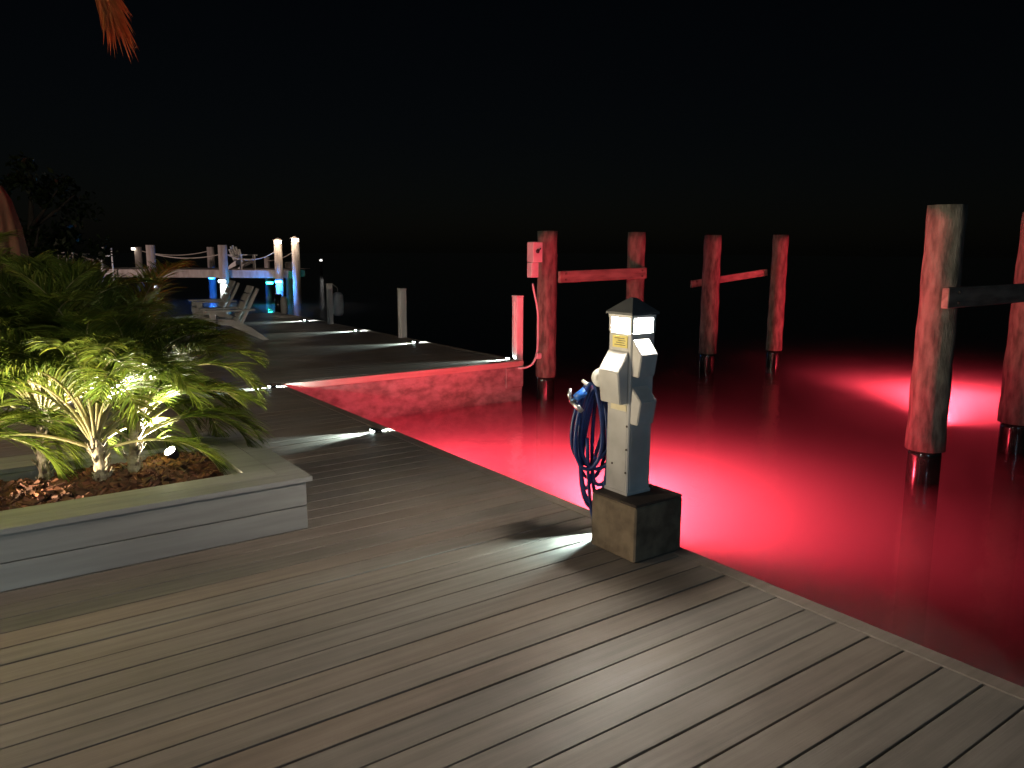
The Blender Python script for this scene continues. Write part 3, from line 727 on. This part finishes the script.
def adirondack(loc, rz, label, m):
    o = empty('adirondack_chair', loc, rz); tag(o, label, 'chair', 'adirondack chairs on the far pier')
    for s_ in (-1, 1):
        mb = MB(); mb.box((.26, s_*.33-.018, 0), (.37, s_*.33+.018, .53)); mb.build('leg', m, o)
        mb = MB(); mb.prism([(.38, .38), (.38, .27), (-.42, .0), (-.55, .0), (-.3, .18), (0, .34)], s_*.28-.014, s_*.28+.014); mb.build('side_rail', m, o)
        mb = MB(); mb.prism([(-.38, .531), (.42, .531), (.42, .56), (-.38, .56)], s_*.35-.07, s_*.35+.07); mb.build('armrest', m, o)
    for k in range(6):
        x = .34-.09*k; mb = MB(); mb.bar((x, -.27, .385-.035*k), (x, .27, .385-.035*k), .078, .022, up=(.35, 0, 1)); mb.build('seat_slat', m, o)
    for k in range(5):
        y = (k-2)*.108; hh = .74-.05*abs(k-2)**1.6
        mb = MB(); mb.bar((-.12, y*.8, .20), (-.12-.42*hh, y*1.12, .20+.95*hh), .098, .022, up=(1, 0, .5), bevel=.008); mb.build('back_slat', m, o)
    mb = MB(); mb.bar((-.30, -.3, .52), (-.30, .3, .52), .05, .03); mb.build('back_brace', m, o)
    return o
q = pier_pt(241, 30.3, zP+.003)
adirondack(q, math.atan2((cr-fw2*.55).y, (cr-fw2*.55).x), 'white adirondack chair on the pier beside the right front piling', CHAIRWH)
q = pier_pt(92, 31.2, zP+.003)
adirondack(q, math.atan2((-cr-fw2*.3).y, (-cr-fw2*.3).x), 'dim adirondack chair on the pier left of the ladder frame', CHAIRW)
# ladder
q = pier_pt(106, 29.2, 0); o = empty('dock_ladder', q, pr); tag(o, 'pale dock ladder frame rising above the left pier edge', 'ladder')
for s_ in (-1, 1):
    mb = MB(); mb.tube([(s_*.2, 0, -.9), (s_*.2, 0, 1.5)], .028, 8); mb.build('rail', WHITEP, o)
for z in (1.48, 1.2, .55, .25, -.05, -.35):
    mb = MB(); mb.tube([(-.2, 0, z), (.2, 0, z)], .024, 8); mb.build('rung', WHITEP, o)
# gangway rail at far left
q = pier_pt(62, 28, 0); o = empty('bench', (q.x, q.y, 1.0), pr); tag(o, 'small brown slatted bench at far left beyond the palms', 'bench')
mb = MB(); mb.bar((-.30, .2, .62), (.28, .2, .74), .09, .05); mb.build('top_rail', PIERW, o)
for k in range(3):
    mb = MB(); mb.bar((-.18, .2, .18+.13*k), (.26, .2, .22+.15*k), .03, .09, up=(0, 1, 0)); mb.build('back_slat', PIERW, o)
mb = MB(); mb.box((-.28, -.25, .10), (.28, .22, .14)); mb.build('seat', PIERW, o)
for sx in (-1, 1):
    mb = MB(); mb.box((sx*.24-.03, .17, -.3), (sx*.24+.03, .23, .6)); mb.build('leg', PIERW, o)
    mb = MB(); mb.box((sx*.24-.03, -.24, -.3), (sx*.24+.03, -.18, .1)); mb.build('leg', PIERW, o)
mb = MB(); qq = pier_pt(48, 29, -.1); mb.box((-2.2, -1.6, 0), (1.15, 1.5, .8)); o = mb.build('quay', CONC); o.location = qq; o.rotation_euler = (0, 0, pr); tag(o, kind='structure')

# umbrella ----------------------------------------------------------
up = at_d(3, 250, 9.0); up.z = 0
o = empty('patio_umbrella', up); tag(o, 'closed brown patio umbrella standing behind the palms at left edge', 'umbrella')
prof = [(.20, .95), (.235, 1.05), (.225, 1.4), (.19, 1.75), (.13, 2.05), (.06, 2.19), (.02, 2.23)]
mb = MB(); mb.lathe(prof, 48, wob=lambda k, z: 1+.13*math.cos(k*2*math.pi/48*8+.5*z)*min(1, max(.1, (2.25-z)*1.3))); mb.build('canopy', UMB, o)
mb = MB(); mb.tube([(0, 0, .03), (0, 0, 2.30)], .022, 10); mb.build('pole', DARKWOOD, o)
mb = MB(); mb.lathe([(.25, 0.002), (.25, .05), (.06, .09)], 24); mb.build('base', CONC, o)
mb = MB(); mb.lathe([(.20, 1.26), (.21, 1.30), (.20, 1.34)], 24); mb.build('tie', UMB, o)

# dark tree at the far left ----------------------------------------
def tree(px, depth, h, rad, label, seed):
    random.seed(seed)
    p = at_d(px, 250, depth); p.z = -.2
    o = empty('tree', p); tag(o, label, 'tree')
    mb = MB(); mb.tube([(0, 0, 0), (.1, 0, h*.3), (.05, .1, h*.55), (.1, 0, h*.8)], [.16, .13, .09, .03], 9)
    for _ in range(9):
        a = rnd(0, 6.3); z = rnd(.35, .7)*h; mb.tube([(.07, .03, z), (math.cos(a)*rad*.5, math.sin(a)*rad*.5, z+.3*rad), (math.cos(a)*rad*.85, math.sin(a)*rad*.85, z+.6*rad)], [.05, .03, .01], 6)
    mb.build('trunk', TREEWOOD, o)
    mb = MB(); cl = []
    for _ in range(34):
        a = rnd(0, 6.3); z = rnd(.18, 1)*h; rr = rad*math.sqrt(random.random())*(1.15-.75*abs(z/h-.5))
        cl.append((Vector((math.cos(a)*rr, math.sin(a)*rr, z)), rnd(.18, .42)))
    for c, s_ in cl:
        for _ in range(90):
            d = Vector((random.gauss(0, 1), random.gauss(0, 1), random.gauss(0, .8))).normalized()*s_*random.random()**.5
            q = c+d; n1 = Vector((rnd(-1, 1), rnd(-1, 1), rnd(-1, 1))).normalized(); n2 = n1.cross(Vector((rnd(-1, 1), rnd(-1, 1), 1))).normalized()
            L = rnd(.05, .1); e = rnd(.6, 1.4)
            mb.face([mb.bm.verts.new(q-n1*L), mb.bm.verts.new(q+n2*L*.45), mb.bm.verts.new(q+n1*L), mb.bm.verts.new(q-n2*L*.45)], (e, e, e))
    mb.build('crown', TREELEAF, o)
tree(30, 15, 3.3, 1.1, 'dark leafy tree barely visible behind the closed umbrella', 4)

# a lit marker far across the water
q = at_d(321, 262, 62); q.z = 0
o = empty('marker_post', q); tag(o, 'tiny white lit marker far over the dark water right of the pier', 'marker')
zt_ = at_d(321, 260, 62).z
mb = MB(); mb.tube([(0, 0, -2.4), (0, 0, zt_-.1)], .10, 10); mb.build('post', DARKWOOD, o)
mb = MB(); mb.lathe([(.10, zt_-.09), (.11, zt_), (.05, zt_+.06)], 12); mb.build('lamp', glow('marker_lamp', (1, .95, .9), 2.2), o)
